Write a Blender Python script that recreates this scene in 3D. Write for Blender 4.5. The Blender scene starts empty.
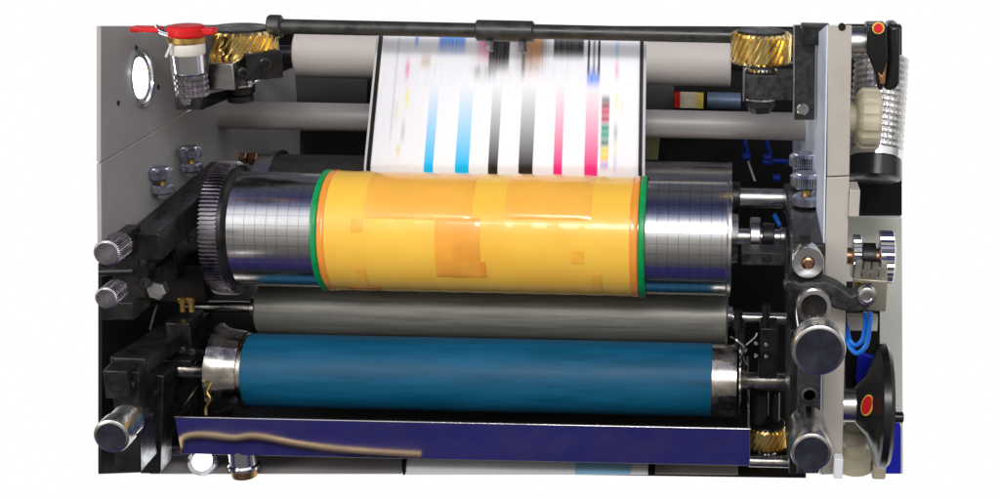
import bpy, bmesh, math, random
from mathutils import Vector, Matrix
random.seed(7)
S = 0.001                                  # everything below is written in millimetres
sc = bpy.context.scene
col = sc.collection
# ------------------------------------------------------------------ camera
F = 1400.0; PX0, PY0 = 716.0, 250.0
PIT = math.radians(17.6); RO = math.radians(1.2); D = 1400.0
CAM = Vector((0, -D*math.cos(PIT), D*math.sin(PIT)))
cd = bpy.data.cameras.new('camera'); cam = bpy.data.objects.new('camera', cd); col.objects.link(cam)
cd.sensor_width = 36; cd.lens = F/1000*36; cd.shift_x = -(PX0-500)/1000; cd.clip_start = .05; cd.clip_end = 100
cam.matrix_world = Matrix.Translation(CAM*S) @ Matrix.Rotation(math.pi/2-PIT, 4, 'X') @ Matrix.Rotation(RO, 4, 'Z')
sc.camera = cam
# ------------------------------------------------------------------ world: a white exhibition hall
w = bpy.data.worlds.new('World'); sc.world = w; w.use_nodes = True
nt = w.node_tree; nt.nodes.clear()
def N(t, typ, **k):
    n = t.nodes.new(typ)
    for a, v in k.items(): setattr(n, a, v)
    return n
def mth(t, op, a, b=None, c=None, clamp=False):
    n = N(t, 'ShaderNodeMath', operation=op); n.use_clamp = clamp
    for i, v in enumerate((a, b, c)):
        if v is None: continue
        if isinstance(v, (int, float)): n.inputs[i].default_value = v
        else: t.links.new(v, n.inputs[i])
    return n.outputs[0]
def smooth(t, v, a, b, lo=0., hi=1.):
    n = N(t, 'ShaderNodeMapRange', interpolation_type='SMOOTHSTEP')
    t.links.new(v, n.inputs['Value'])
    for k, q in (('From Min', a), ('From Max', b), ('To Min', lo), ('To Max', hi)): n.inputs[k].default_value = q
    return n.outputs['Result']
def mixc(t, f, a, b, mode='MIX'):
    n = N(t, 'ShaderNodeMix', data_type='RGBA', blend_type=mode)
    for i, v in ((0, f), (6, a), (7, b)):
        if isinstance(v, (int, float)): n.inputs[i].default_value = v
        elif isinstance(v, tuple): n.inputs[i].default_value = v if len(v) == 4 else (*v, 1)
        else: t.links.new(v, n.inputs[i])
    return n.outputs[2]
tc = N(nt, 'ShaderNodeTexCoord'); sp = N(nt, 'ShaderNodeSeparateXYZ'); nt.links.new(tc.outputs['Generated'], sp.inputs[0])
rp = N(nt, 'ShaderNodeValToRGB'); nt.links.new(mth(nt, 'MULTIPLY_ADD', sp.outputs[2], .5, .5), rp.inputs[0])
el = rp.color_ramp.elements
stops = [(0.0, (.015, .015, .03)), (.12, (.03, .03, .05)), (.22, (.11, .10, .11)), (.38, (.19, .18, .17)), (.50, (.36, .34, .30)), (.62, (.46, .44, .40)),
         (.67, (.80, .79, .79)), (.77, (1.12, 1.12, 1.15)), (.87, (1.0, 1.0, 1.08)), (.92, (.30, .33, .50)), (.96, (.06, .075, .18)), (1.0, (.025, .03, .08))]
while len(el) < len(stops): el.new(.5)
for e, (p, c) in zip(el, stops): e.position = p; e.color = (*c, 1)
behind = mth(nt, 'MULTIPLY', smooth(nt, sp.outputs[1], .1, .35), smooth(nt, sp.outputs[2], .22, .05))
dimback = mixc(nt, smooth(nt, sp.outputs[1], -.05, .35), rp.outputs[0], (.10, .10, .12))
wc = mixc(nt, behind, dimback, (1, 1, 1))
bg = N(nt, 'ShaderNodeBackground'); nt.links.new(wc, bg.inputs[0]); bg.inputs[1].default_value = 1.0
wo = N(nt, 'ShaderNodeOutputWorld'); nt.links.new(bg.outputs[0], wo.inputs[0])
# ------------------------------------------------------------------ lamps of the hall, plus an added front fill
def area(name, loc, target, sx, sy, power, color=(1, 1, 1)):
    l = bpy.data.lights.new(name, 'AREA'); l.shape = 'RECTANGLE'; l.size = sx*S; l.size_y = sy*S; l.energy = power; l.color = color
    o = bpy.data.objects.new(name, l); col.objects.link(o); o.location = Vector(loc)*S
    o.rotation_euler = (Vector(target)-Vector(loc)).to_track_quat('-Z', 'Y').to_euler()
area('ceiling_softbox', (250, -2050, 1500), (-150, 0, 0), 1500, 420, 24, (1, .98, .96))
area('tube_lamp', (-150, -1450, 1080), (-150, 0, 0), 1000, 9, 2.6, (1, 1, 1))
area('front_softbox', (-1500, -1300, 600), (-200, 0, 0), 600, 900, 12, (1, .96, .9))  # fill light added from the left front to brighten the press
# ------------------------------------------------------------------ render look
sc.render.engine = 'CYCLES'
sc.view_settings.view_transform = 'Standard'; sc.view_settings.look = 'None'; sc.view_settings.exposure = 0; sc.view_settings.gamma = 1
sc.render.resolution_x = 1024; sc.render.resolution_y = 512
sc.cycles.max_bounces = 8

# ------------------------------------------------------------------ pixel -> place helpers (a pixel plus a known depth gives a point in mm)
def ray(px, py):
    u = (px-PX0)/F; v = -(py-PY0)/F; cr, sr = math.cos(RO), math.sin(RO)
    x = u*cr-v*sr; y = u*sr+v*cr
    return Vector((x, y*math.sin(PIT)+math.cos(PIT), y*math.cos(PIT)-math.sin(PIT)))
def at(px, py, Y): r = ray(px, py); return CAM+r*((Y-CAM.y)/r.y)
def atx(px, py, X): r = ray(px, py); return CAM+r*((X-CAM.x)/r.x)
def atz(px, py, Z): r = ray(px, py); return CAM+r*((Z-CAM.z)/r.z)
def fit(px, t, b, Y):                       # axis height and radius of a roller seen between rows t and b
    a = [math.atan2(ray(px, q).z, ray(px, q).y) for q in (t, b)]
    m = (a[0]+a[1])/2; h = abs(a[0]-a[1])/2; dy = Y-CAM.y
    return CAM.z+dy*math.tan(m), dy/math.cos(m)*math.sin(h)
# ------------------------------------------------------------------ materials
def mat(name, c, rough=.5, metal=0., var=.25, scale=40., bump=.0, coat=0., dirt=None, aniso=0., stretch=(1, 1, 1), trans=0., rvar=.12, spec=.5):
    m = bpy.data.materials.new(name); m.use_nodes = True; t = m.node_tree; b = t.nodes['Principled BSDF']
    tcn = N(t, 'ShaderNodeTexCoord'); mp = N(t, 'ShaderNodeMapping'); t.links.new(tcn.outputs['Object'], mp.inputs[0]); mp.inputs['Scale'].default_value = stretch
    no = N(t, 'ShaderNodeTexNoise'); no.inputs['Scale'].default_value = scale; no.inputs['Detail'].default_value = 7; no.inputs['Roughness'].default_value = .62
    t.links.new(mp.outputs[0], no.inputs['Vector'])
    lo = tuple(x*(1-var) for x in c); hi = tuple(min(1, x*(1+var)) for x in c)
    cc = mixc(t, smooth(t, no.outputs[0], .3, .7), lo, hi)
    if dirt:
        n2 = N(t, 'ShaderNodeTexNoise'); n2.inputs['Scale'].default_value = scale*.35; n2.inputs['Detail'].default_value = 9; n2.inputs['Roughness'].default_value = .7
        t.links.new(mp.outputs[0], n2.inputs['Vector'])
        cc = mixc(t, smooth(t, n2.outputs[0], .52, .72, 0, dirt[3]), cc, dirt[:3])
    t.links.new(cc, b.inputs['Base Color'])
    b.inputs['Metallic'].default_value = metal
    t.links.new(smooth(t, no.outputs[0], .25, .75, max(.02, rough-rvar), min(1, rough+rvar)), b.inputs['Roughness'])
    b.inputs['Specular IOR Level'].default_value = spec
    if coat: b.inputs['Coat Weight'].default_value = coat; b.inputs['Coat Roughness'].default_value = .04
    if trans: b.inputs['Subsurface Weight'].default_value = trans; b.inputs['Subsurface Scale'].default_value = .004
    if bump:
        bn = N(t, 'ShaderNodeBump'); bn.inputs['Strength'].default_value = bump; bn.inputs['Distance'].default_value = .001
        t.links.new(no.outputs[0], bn.inputs['Height']); t.links.new(bn.outputs[0], b.inputs['Normal'])
    return m
def emit(name, c, s):
    m = bpy.data.materials.new(name); m.use_nodes = True; b = m.node_tree.nodes['Principled BSDF']
    b.inputs['Base Color'].default_value = (*c, 1); b.inputs['Emission Color'].default_value = (*c, 1); b.inputs['Emission Strength'].default_value = s
    return m
M = {}
M['grey_paint'] = mat('grey_paint', (.34, .325, .32), .55, 0, .07, 12, .05, dirt=(.25, .22, .2, .35))
M['beige_paint'] = mat('beige_paint', (.49, .45, .40), .5, 0, .06, 14, .05, dirt=(.32, .27, .22, .3))
M['pale_paint'] = mat('pale_paint', (.72, .79, .93), .35, 0, .05, 14, .03)
M['black_steel'] = mat('black_steel', (.026, .025, .025), .32, .5, .4, 60, .18, dirt=(.065, .06, .055, .4))
M['black_casting'] = mat('black_casting', (.035, .034, .036), .5, .3, .5, 160, .6, dirt=(.11, .10, .10, .5))
M['black_plastic'] = mat('black_plastic', (.012, .012, .013), .24, 0, .3, 30, .05, rvar=.05)
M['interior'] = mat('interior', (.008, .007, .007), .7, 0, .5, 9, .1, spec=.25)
M['gear_steel'] = mat('gear_steel', (.36, .33, .37), .28, 1, .2, 60, .1)
M['blued_steel'] = mat('blued_steel', (.42, .44, .52), .24, 1, .15, 60, .05)
M['taupe_interior'] = mat('taupe_interior', (.055, .05, .047), .7, 0, .25, 9, .1)
M['dark_grey'] = mat('dark_grey', (.075, .074, .070), .35, .6, .2, 60, .1)
M['steel'] = mat('steel', (.62, .61, .60), .26, 1, .12, 50, .08, dirt=(.25, .2, .16, .35), stretch=(.3, 1, 1))
M['chrome'] = mat('chrome', (.80, .80, .82), .12, 1, .06, 40, .03, rvar=.06)
M['worn_steel'] = mat('worn_steel', (.50, .47, .42), .25, 1, .3, 45, .35, dirt=(.16, .11, .07, .7))
M['brass'] = mat('brass', (.90, .70, .30), .24, 1, .08, 30, .0, dirt=(.75, .42, .14, .3))
M['dull_brass'] = mat('dull_brass', (.55, .36, .12), .4, 1, .25, 60, .2)
M['bronze'] = mat('bronze', (.45, .25, .14), .35, 1, .25, 60, .2)
M['tube_grey'] = mat('tube_grey', (.36, .335, .32), .38, .15, .1, 15, .03, dirt=(.25, .2, .17, .4), stretch=(.2, 1, 1))
M['roll_white'] = mat('roll_white', (.56, .51, .47), .5, 0, .05, 12, .03, dirt=(.45, .38, .3, .35), stretch=(.3, 1, 1))
M['blue_rubber'] = mat('blue_rubber', (.002, .085, .175), .5, 0, .16, 90, .06, stretch=(.15, 1, 1), dirt=(.002, .05, .10, .75), spec=.3)
M['anilox'] = mat('anilox', (.215, .21, .19), .42, .55, .12, 300, .12, stretch=(.05, 1, 1), dirt=(.17, .17, .155, .4))
M['yellow'] = mat('yellow', (.99, .57, .07), .28, 0, .05, 14, .02, coat=.4, trans=.0, dirt=(.95, .46, .045, .35), rvar=.05)
M['yellow_light'] = mat('yellow_light', (.96, .48, .07), .2, 0, .06, 20, .05, coat=.9, rvar=.05)
M['orange_patch'] = mat('orange_patch', (.95, .40, .05), .24, 0, .12, 30, .08, coat=.7, rvar=.05)
M['amber_patch'] = mat('amber_patch', (.97, .49, .055), .26, 0, .08, 30, .05, coat=.5)
M['orange_edge'] = mat('orange_edge', (.90, .33, .04), .25, 0, .1, 30, .1, coat=.7, rvar=.05)
M['green_tape'] = mat('green_tape', (.0, .30, .075), .35, 0, .15, 60, .25)
M['tray'] = mat('tray', (.72, .72, .78), .03, 1, .10, 14, .003, rvar=.015, stretch=(.4, 1, 1.6), dirt=(.40, .38, .42, .5))
M['blue_hose'] = mat('blue_hose', (.0, .14, .62), .3, 0, .1, 30, 0)
M['dark_hose'] = mat('dark_hose', (.0, .03, .35), .3, 0, .1, 30, 0)
M['red'] = mat('red', (.65, .01, .01), .35, 0, .1, 30, .05)
M['white_tape'] = mat('white_tape', (.72, .68, .62), .6, 0, .1, 60, .3)
M['cream_plastic'] = mat('cream_plastic', (.55, .50, .36), .45, 0, .08, 40, .05)
M['pale_cover'] = mat('pale_cover', (.74, .77, .68), .5, 0, .05, 14, .03)
M['blue_panel'] = mat('blue_panel', (.01, .02, .50), .4, 0, .05, 14, .03)
M['carpet'] = mat('carpet', (.011, .009, .125), .9, 0, .12, 25, .2)
M['beige_hose'] = mat('beige_hose', (.90, .62, .30), .4, 0, .1, 20, 0)
M['duct'] = mat('duct', (.72, .71, .70), .22, 1, .2, 120, .9)
M['white_paper'] = mat('white_paper', (.86, .87, .90), .5, 0, .02, 20, 0)
M['light_blue'] = mat('light_blue', (.30, .58, .80), .5, 0, .05, 20, 0)
M['lamp_on'] = emit('lamp_on', (.93, .96, 1), 7)
M['glass_ring'] = mat('glass_ring', (.75, .8, .85), .1, .8, .05, 30, 0)
M['yellow_ink'] = mat('yellow_ink', (.85, .6, .1), .4)
M['cream'] = mat('cream', (.70, .62, .42), .5)
M['blue_grey'] = mat('blue_grey', (.10, .14, .20), .35, .3, .6, 12)

def gridsteel():                           # ground steel with an engraved square grid
    m = bpy.data.materials.new('gridded_steel'); m.use_nodes = True; t = m.node_tree; b = t.nodes['Principled BSDF']
    tcn = N(t, 'ShaderNodeTexCoord'); s = N(t, 'ShaderNodeSeparateXYZ'); t.links.new(tcn.outputs['Object'], s.inputs[0])
    fx = mth(t, 'FRACT', mth(t, 'MULTIPLY', s.outputs[0], 1/.0104))
    an = mth(t, 'ARCTAN2', s.outputs[1], s.outputs[2]); fa = mth(t, 'FRACT', mth(t, 'MULTIPLY_ADD', an, 36/(2*math.pi), 20))
    lx = mth(t, 'LESS_THAN', fx, .075); la = mth(t, 'LESS_THAN', fa, .07)
    ln = mth(t, 'MAXIMUM', lx, la)
    mp = N(t, 'ShaderNodeMapping'); t.links.new(tcn.outputs['Object'], mp.inputs[0]); mp.inputs['Scale'].default_value = (1, .06, .06)
    no = N(t, 'ShaderNodeTexNoise'); no.inputs['Scale'].default_value = 900; no.inputs['Detail'].default_value = 4; t.links.new(mp.outputs[0], no.inputs['Vector'])
    cc = mixc(t, no.outputs[0], (.60, .60, .61), (.70, .70, .71))
    cc = mixc(t, mth(t, 'MULTIPLY', ln, .38), cc, (.09, .08, .10))
    t.links.new(cc, b.inputs['Base Color']); b.inputs['Metallic'].default_value = 1
    t.links.new(smooth(t, no.outputs[0], .3, .7, .17, .21), b.inputs['Roughness'])
    return m
M['grid'] = gridsteel()
# ------------------------------------------------------------------ mesh builder
class MB:
    def __init__(s): s.bm = bmesh.new()
    def _f(s, vs):
        try: s.bm.faces.new(vs)
        except ValueError: pass
    def box(s, c, size, R=None):
        R = R or Matrix.Identity(3); c = Vector(c); h = [x/2 for x in size]
        v = [s.bm.verts.new(c+R@Vector((i*h[0], j*h[1], k*h[2]))) for i in (-1, 1) for j in (-1, 1) for k in (-1, 1)]
        for f in ((0, 1, 3, 2), (4, 6, 7, 5), (0, 4, 5, 1), (2, 3, 7, 6), (0, 2, 6, 4), (1, 5, 7, 3)): s._f([v[i] for i in f])
        return s
    def bar(s, p, q, wd, ht, up=(0, 0, 1)):
        p, q = Vector(p), Vector(q); d = q-p; y = d.normalized(); x = y.cross(Vector(up)).normalized(); z = x.cross(y)
        return s.box((p+q)/2, (wd, d.length, ht), Matrix((x, y, z)).transposed())
    def lathe(s, o, d, prof, n=48, caps=True, fn=None):
        o = Vector(o); d = Vector(d).normalized(); a = d.orthogonal().normalized(); b = d.cross(a); rings = []
        for t, r in prof:
            if r <= 0: rings.append([s.bm.verts.new(o+d*t)]*n); continue
            rings.append([s.bm.verts.new(o+d*t+(a*math.cos(2*math.pi*i/n)+b*math.sin(2*math.pi*i/n))*(r*(fn(i, n, t) if fn else 1))) for i in range(n)])
        for A, B in zip(rings, rings[1:]):
            for i in range(n):
                j = (i+1) % n; vs = []
                for v in (A[i], A[j], B[j], B[i]):
                    if v not in vs: vs.append(v)
                if len(vs) > 2: s._f(vs)
        if caps:
            if prof[0][1] > 0: s._f(list(reversed(rings[0])))
            if prof[-1][1] > 0: s._f(rings[-1])
        return s
    def cyl(s, p, q, r, r2=None, n=40, ch=0):
        p, q = Vector(p), Vector(q); L = (q-p).length; r2 = r if r2 is None else r2
        prof = [(0, r), (L, r2)] if not ch else [(0, r-ch), (ch, r), (L-ch, r2), (L, r2-ch)]
        return s.lathe(p, q-p, prof, n)
    def tube(s, pts, r, n=12):
        P = [Vector(p) for p in pts]; Q = []
        for i in range(len(P)-1):
            a, b, c, d = P[max(i-1, 0)], P[i], P[i+1], P[min(i+2, len(P)-1)]
            for k in range(8):
                t = k/8; Q.append(.5*((2*b)+(c-a)*t+(2*a-5*b+4*c-d)*t*t+(3*b-a-3*c+d)*t**3))
        Q.append(P[-1]); rings = []; nrm = None
        for i, p in enumerate(Q):
            d = (Q[min(i+1, len(Q)-1)]-Q[max(i-1, 0)]).normalized()
            nrm = d.orthogonal().normalized() if nrm is None else (nrm-d*nrm.dot(d)).normalized()
            b = d.cross(nrm); rings.append([s.bm.verts.new(p+(nrm*math.cos(2*math.pi*k/n)+b*math.sin(2*math.pi*k/n))*r) for k in range(n)])
        for A, B in zip(rings, rings[1:]):
            for i in range(n): s._f((A[i], A[(i+1) % n], B[(i+1) % n], B[i]))
        s._f(rings[0][::-1]); s._f(rings[-1]); return s
    def prism(s, pts, off):
        off = Vector(off); a = [s.bm.verts.new(Vector(p)) for p in pts]; b = [s.bm.verts.new(Vector(p)+off) for p in pts]; n = len(a)
        s._f(a[::-1]); s._f(b)
        for i in range(n): s._f((a[i], a[(i+1) % n], b[(i+1) % n], b[i]))
        return s
    def arcsheet(s, xc, yc, zc, R, x0, x1, a0, a1, th=.5, n=24, wob=0):   # thin sheet wrapped on a roller parallel to x; angles: 0 faces the front, 90 up
        nx = max(2, int((x1-x0)/6)); g = []
        for k in range(n+1):
            a = math.radians(a0+(a1-a0)*k/n); row = []
            for i in range(nx+1):
                r = R+th*(0 if i in (0, nx) or k in (0, n) else 1)+(random.uniform(-wob, wob) if wob and 0 < i < nx else 0)
                row.append(s.bm.verts.new((x0+(x1-x0)*i/nx, yc-r*math.cos(a), zc+r*math.sin(a))))
            g.append(row)
        for A, B in zip(g, g[1:]):
            for i in range(nx): s._f((A[i], A[i+1], B[i+1], B[i]))
        return s
    def done(s, name, m, parent=None, bv=0., sharp=35):
        o0 = ORG.get(parent.name, Vector()) if parent else Vector()
        bmesh.ops.recalc_face_normals(s.bm, faces=s.bm.faces)
        for v in s.bm.verts: v.co = (v.co-o0)*S
        me = bpy.data.meshes.new(name); s.bm.to_mesh(me); s.bm.free()
        for p in me.polygons: p.use_smooth = True
        me.set_sharp_from_angle(angle=math.radians(sharp))
        me.materials.append(M[m] if isinstance(m, str) else m)
        o = bpy.data.objects.new(name, me); col.objects.link(o)
        if parent: o.parent = parent; ORG[o.name] = o0
        if bv:
            b = o.modifiers.new('bevel', 'BEVEL'); b.width = bv*S; b.segments = 2; b.limit_method = 'ANGLE'; b.angle_limit = math.radians(40)
        return o
ORG = {}
def thing(name, label, cat, loc, group=None):
    o = bpy.data.objects.new(name, None); col.objects.link(o); o.empty_display_size = .01
    o.location = Vector(loc)*S; ORG[o.name] = Vector(loc); o['label'] = label; o['category'] = cat
    if group: o['group'] = group
    return o
def dup(root, loc, label, scale=None, rot=None):
    def cp(o, par):
        c = o.copy(); col.objects.link(c); c.parent = par
        for ch in [q for q in bpy.data.objects if q.parent == o]: cp(ch, c)
        return c
    r = cp(root, None); r.location = Vector(loc)*S; r['label'] = label
    if scale: r.scale = (scale,)*3 if isinstance(scale, (int, float)) else scale
    if rot: r.rotation_euler = rot
    ORG[r.name] = Vector(loc); return r
X3 = Vector((1, 0, 0)); Y3 = Vector((0, 1, 0)); Z3 = Vector((0, 0, 1))
# ================================================================== the setting
XL = -539.0                                 # inner face of the left side plate
YB = 430.0                                  # back panel
t = MB().box((-300, -700, -905), (5000, 560, 10)).done('floor', 'carpet'); t['kind'] = 'structure'  # unseen floor strip, cut narrow for its blue reflection in tray and cylinder

# ---- left side plate
zt = lambda px, py, X: atx(px, py, X)
lf = thing('side_plate', 'light grey side plate of the press on the left with a round lit window', 'machine plate', atx(140, 200, XL))
top_f = atx(96, 24, XL); top_b = atx(305, 24, XL); seam_f = atx(99, 163, XL); seam_b = atx(215, 95, XL)
def wallpoly(pix, X): return [atx(a, b, X) for a, b in pix]
MB().prism(wallpoly([(101, 26), (206, 26), (214, 60), (262, 60), (262, 78), (188, 111), (101, 162)], XL), (-4, 0, 0)).done('upper_panel', 'grey_paint', lf, .6)
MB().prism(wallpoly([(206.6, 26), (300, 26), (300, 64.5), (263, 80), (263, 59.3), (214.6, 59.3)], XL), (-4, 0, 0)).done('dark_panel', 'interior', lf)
MB().prism(wallpoly([(101, 163.5), (188, 112.6), (300, 63.5), (300, 170), (240, 230), (102, 262)], XL), (-4, 0, 0)).done('lower_panel', 'grey_paint', lf, .6)
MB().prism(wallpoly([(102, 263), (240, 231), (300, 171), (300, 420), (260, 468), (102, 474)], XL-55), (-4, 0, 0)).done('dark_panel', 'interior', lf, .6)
for px, py in ((136, 48), (158, 87), (118, 103)):
    p = atx(px, py, XL); MB().cyl(p-X3*2, p+X3*.8, 2.4, n=16).done('screw', 'black_steel', lf)
p = atx(140, 78, XL)
lamp = thing('round_lamp', 'bright round white lamp set in the upper left side plate', 'lamp', p)
MB().lathe(p, X3, [(0, 27), (3, 27), (3, 23.5), (1, 23)], 48, False).done('lamp_rim', 'glass_ring', lamp)
MB().lathe(p, X3, [(.6, 23.2), (-1.5, 20), (-2.5, 18.8)], 48, False).done('reflector', 'chrome', lamp)
MB().lathe(p, X3, [(-1.6, 22), (0, 19), (1.5, 9), (2, 0)], 48, False).done('lens', 'lamp_on', lamp)

# ---- back panel and base plate
bp = thing('back_panel', 'black back panel closing the inside of the press behind the rollers', 'machine panel', at(500, 250, YB))
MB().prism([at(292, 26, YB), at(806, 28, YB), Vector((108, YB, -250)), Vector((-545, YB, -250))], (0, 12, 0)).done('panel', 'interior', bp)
MB().prism([at(296, 60, YB-6), at(368, 60, YB-6), at(366, 104, YB-6), at(296, 104, YB-6)], (0, 4, 0)).done('grey_plate', 'taupe_interior', bp, .5)
MB().prism([at(644, 84, YB-6), at(674, 84, YB-6), at(674, 110, YB-6), at(644, 110, YB-6)], (0, 4, 0)).done('grey_plate', 'taupe_interior', bp, .5)
MB().prism([at(646, 136, YB-8), at(660, 136, YB-8), at(658, 160, YB-8), at(646, 160, YB-8)], (0, 5, 0)).done('olive_plate', mat('olive', (.16, .15, .07), .5), bp, .5)
p = at(690, 100, YB-20)
cdn = thing('label_card', 'small cream and yellow card with a red end hung inside behind the rollers', 'card', p)
MB().box(p, (32, 3, 20)).done('card_face', 'cream', cdn)
MB().box(p-X3*16-Y3*1, (7, 4, 20)).done('red_end', 'red', cdn)
MB().box(p+X3*13-Y3*1, (8, 4, 20)).done('yellow_end', 'yellow_ink', cdn)
p = at(724, 101, YB-20)
o = MB().cyl(p-X3*21, p+X3*21, 11, n=32).done('motor_housing', 'blue_grey'); o['label'] = 'blurred blue grey cylinder behind the cream card inside the press'; o['category'] = 'machine part'
zb = -232.0
bpl = atz(110, 474, zb)
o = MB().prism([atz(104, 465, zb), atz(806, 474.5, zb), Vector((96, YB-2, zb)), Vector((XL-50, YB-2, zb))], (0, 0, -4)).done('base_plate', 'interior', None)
o['label'] = 'black base plate closing the bottom of the press under the rollers'; o['category'] = 'machine plate'

# ---- right side frame: two posts, inner face towards the rollers
XR = 98.0; YF = -150.0
o = MB().prism([atz(150, 474, zb), atz(402, 474, zb), atz(402, 446, zb), atz(150, 446, zb)], (0, 0, .8)).done('guide_plate', 'grey_paint'); o['label'] = 'light grey plate just under the left half of the metal tray'; o['category'] = 'machine plate'
o = MB().prism([atz(655, 474, zb), atz(738, 475, zb), atz(738, 446, zb), atz(655, 446, zb)], (0, 0, .8)).done('guide_plate', 'beige_paint'); o['label'] = 'small taupe plate under the right end of the metal tray'; o['category'] = 'machine plate'
rf = thing('machine_frame', 'beige upright side frame right of the rollers with pale blue inner face', 'machine frame', at(835, 470, YF))
def post(pix, name):
    a = [at(x, y, YF) for x, y in pix]
    m_ = MB(); f0 = [m_.bm.verts.new(p) for p in a]
    f1 = [m_.bm.verts.new(p+Vector((0, 545, -118 if pix[i][1] < 30 else 0))) for i, p in enumerate(a)]
    m_._f(f0); m_._f(f1[::-1])
    for i in range(len(a)): j = (i+1) % len(a); m_._f((f0[i], f0[j], f1[j], f1[i]))
    m_.done(name, 'beige_paint', rf, .8)
post([(828.5, 25), (852, 25), (849.5, 175.5), (827, 176.5)], 'upper_post')
post([(827, 177.7), (849.5, 176.7), (846, 300), (842, 474), (821, 475), (824, 300)], 'lower_post')
lin = [at(828.3, 25, YF+1), at(826.8, 180, YF+1), at(823.5, 320, YF+1), at(820.7, 474, YF+1)]
MB().prism([lin[0], lin[3], lin[3]+Y3*540, lin[0]+Vector((0, 540, -118))], (-1.2, 0, 0)).done('inner_face', 'pale_paint', rf)
MB().box(at(853, 199, YF+10), (9, 30, 24)).done('stop_block', 'beige_paint', rf, .6)
p = at(842, 27, YF); MB().cyl(p-Y3*.6, p+Y3*3, 3.2, n=20).done('bolt_hole', 'black_steel', rf)

# ================================================================== tubes and rollers (all parallel to x)
def xr(px, py, Y): return at(px, py, Y).x
ty = 150; tz, tr = fit(480, 106, 134, ty)
o = MB().lathe((XL-1, ty, tz), X3, [(0, tr), (XR-XL-4, tr)], 64).done('guide_tube', 'tube_grey')
o['label'] = 'long thin grey tube crossing the press from side plate to side frame'; o['category'] = 'tube'
by = 240; bz, br = fit(510, 34, 82, by); bx0, bx1 = xr(298, 60, by), xr(731, 62, by)
br_t = thing('idler_roller', 'wide off white roller behind the paper below the top shaft', 'roller', (bx0, by, bz))
MB().lathe((bx0, by, bz), X3, [(0, br-3), (2, br), (bx1-bx0-2, br), (bx1-bx0, br-2)], 72).done('roller_body', 'roll_white', br_t)
MB().lathe((XL+1, by, bz), X3, [(0, 9), (XR-XL-4, 9)], 24).done('axle', 'black_steel', br_t)

sy = 60; sz, sr = fit(480, 23, 38, sy); sx0, sx1 = xr(272, 28, sy), xr(792, 34, sy)
ts = thing('top_shaft', 'dark grey shaft across the top above the printed paper', 'shaft', (sx0, sy, sz))
MB().lathe((sx0, sy, sz), X3, [(0, sr), (sx1-sx0, sr)], 40).done('shaft_body', 'dark_grey', ts)
MB().lathe((sx0-1, sy, sz), X3, [(-2, sr+3), (0, sr+4), (10, sr+4), (12, sr+1)], 40).done('end_collar', 'dark_grey', ts)
cx0, cx1 = xr(476, 30, sy), xr(534, 32, sy)
ck = MB().lathe((cx0, sy, sz), X3, [(0, sr+1.5), (1.5, sr+3.2), (cx1-cx0-1.5, sr+3.2), (cx1-cx0, sr+1.5)], 40).done('clamp_collar', 'dark_grey', ts)
for px in (491, 524):
    q = Vector((xr(px, 46, sy), sy-8, sz-sr-3))
    MB().cyl(q+Z3*2, q-Z3*9, 4.2, n=6, ch=.8).done('clamp_screw', 'gear_steel', ck)

# ---- plate cylinder with the yellow printing plate
pz, pr = fit(480, 173.5, 293, 0); rs = pr-2.4
x = lambda px, py=235: xr(px, py, -pr)
g0, g1 = xr(195, 225, -pr-6), xr(214, 225, -pr-6); d1 = x(224, 232); e1 = x(730)
pc = thing('plate_cylinder', 'big steel plate cylinder wrapped in a yellow printing plate with a toothed gear', 'printing cylinder', (g0, 0, pz))
nt_ = 96
def gearcyl(mb, o, d, r, dep, L, n, twist=0, steps=1, duty=.5, ch=1.):
    o = Vector(o); d = Vector(d).normalized(); a = d.orthogonal().normalized(); b = d.cross(a); rings = []
    lv = [(0, -ch)]+[(ch+(L-2*ch)*k/steps, 0) for k in range(steps+1)]+[(L, -ch)]
    for tt, dr in lv:
        ring = []
        for i in range(n):
            for f, rr in ((0, r-dep), (.22, r-dep), (.36, r), (.68, r), (.84, r-dep)):
                an = 2*math.pi*(i+f)/n+twist*tt/L; ring.append(mb.bm.verts.new(o+d*tt+(a*math.cos(an)+b*math.sin(an))*(rr+dr)))
        rings.append(ring)
    for A, B in zip(rings, rings[1:]):
        m = len(A)
        for i in range(m): mb._f((A[i], A[(i+1) % m], B[(i+1) % m], B[i]))
    mb._f(rings[0][::-1]); mb._f(rings[-1]); return mb
gearcyl(MB(), (g0, 0, pz), X3, pr+7, 4.2, g1-g0, nt_).done('gear', 'gear_steel', pc, 0, 25)
MB().lathe((g1, 0, pz), X3, [(-.5, pr+4), (3, pr+3.4), (d1-g1-2, pr-.5), (d1-g1+.5, rs-1)], 72).done('dark_ring', 'black_steel', pc)
yl0, yl1 = x(316), x(637)
c0 = MB().lathe((d1, 0, pz), X3, [(0, rs), (yl0-d1+2, rs)], 96, True).done('steel_end', 'grid', pc)
c0.location = (0, 0, 0)
MB().lathe((yl1-2, 0, pz), X3, [(0, rs), (e1-yl1-1, rs), (e1-yl1+.5, rs-1.2)], 96, True).done('steel_end', 'grid', pc)
MB().lathe((e1-1.5, 0, pz), X3, [(0, rs+.6), (3, rs+.6), (3.5, rs-2), (3.5, rs*.45), (10, rs*.42)], 72).done('end_flange', 'steel', pc)
pl = MB()
prof = []; L = yl1-yl0
for k in range(41): prof.append((L*k/40, pr+.25*math.sin(k*1.7)))
pl.lathe((yl0, 0, pz), X3, prof, 128, True)
plate = pl.done('printing_plate', 'yellow', pc)
for a, b_, nm in ((x(308.5), x(315), 'g'), (x(637.5), x(644.5), 'g')):
    MB().lathe((a, 0, pz), X3, [(0, pr-.6), (1, pr+.9), ((b_-a)*.5, pr+1.3), (b_-a-1, pr+.9), (b_-a, pr-.4)], 96, False).done('green_tape', 'green_tape', pc)
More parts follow.
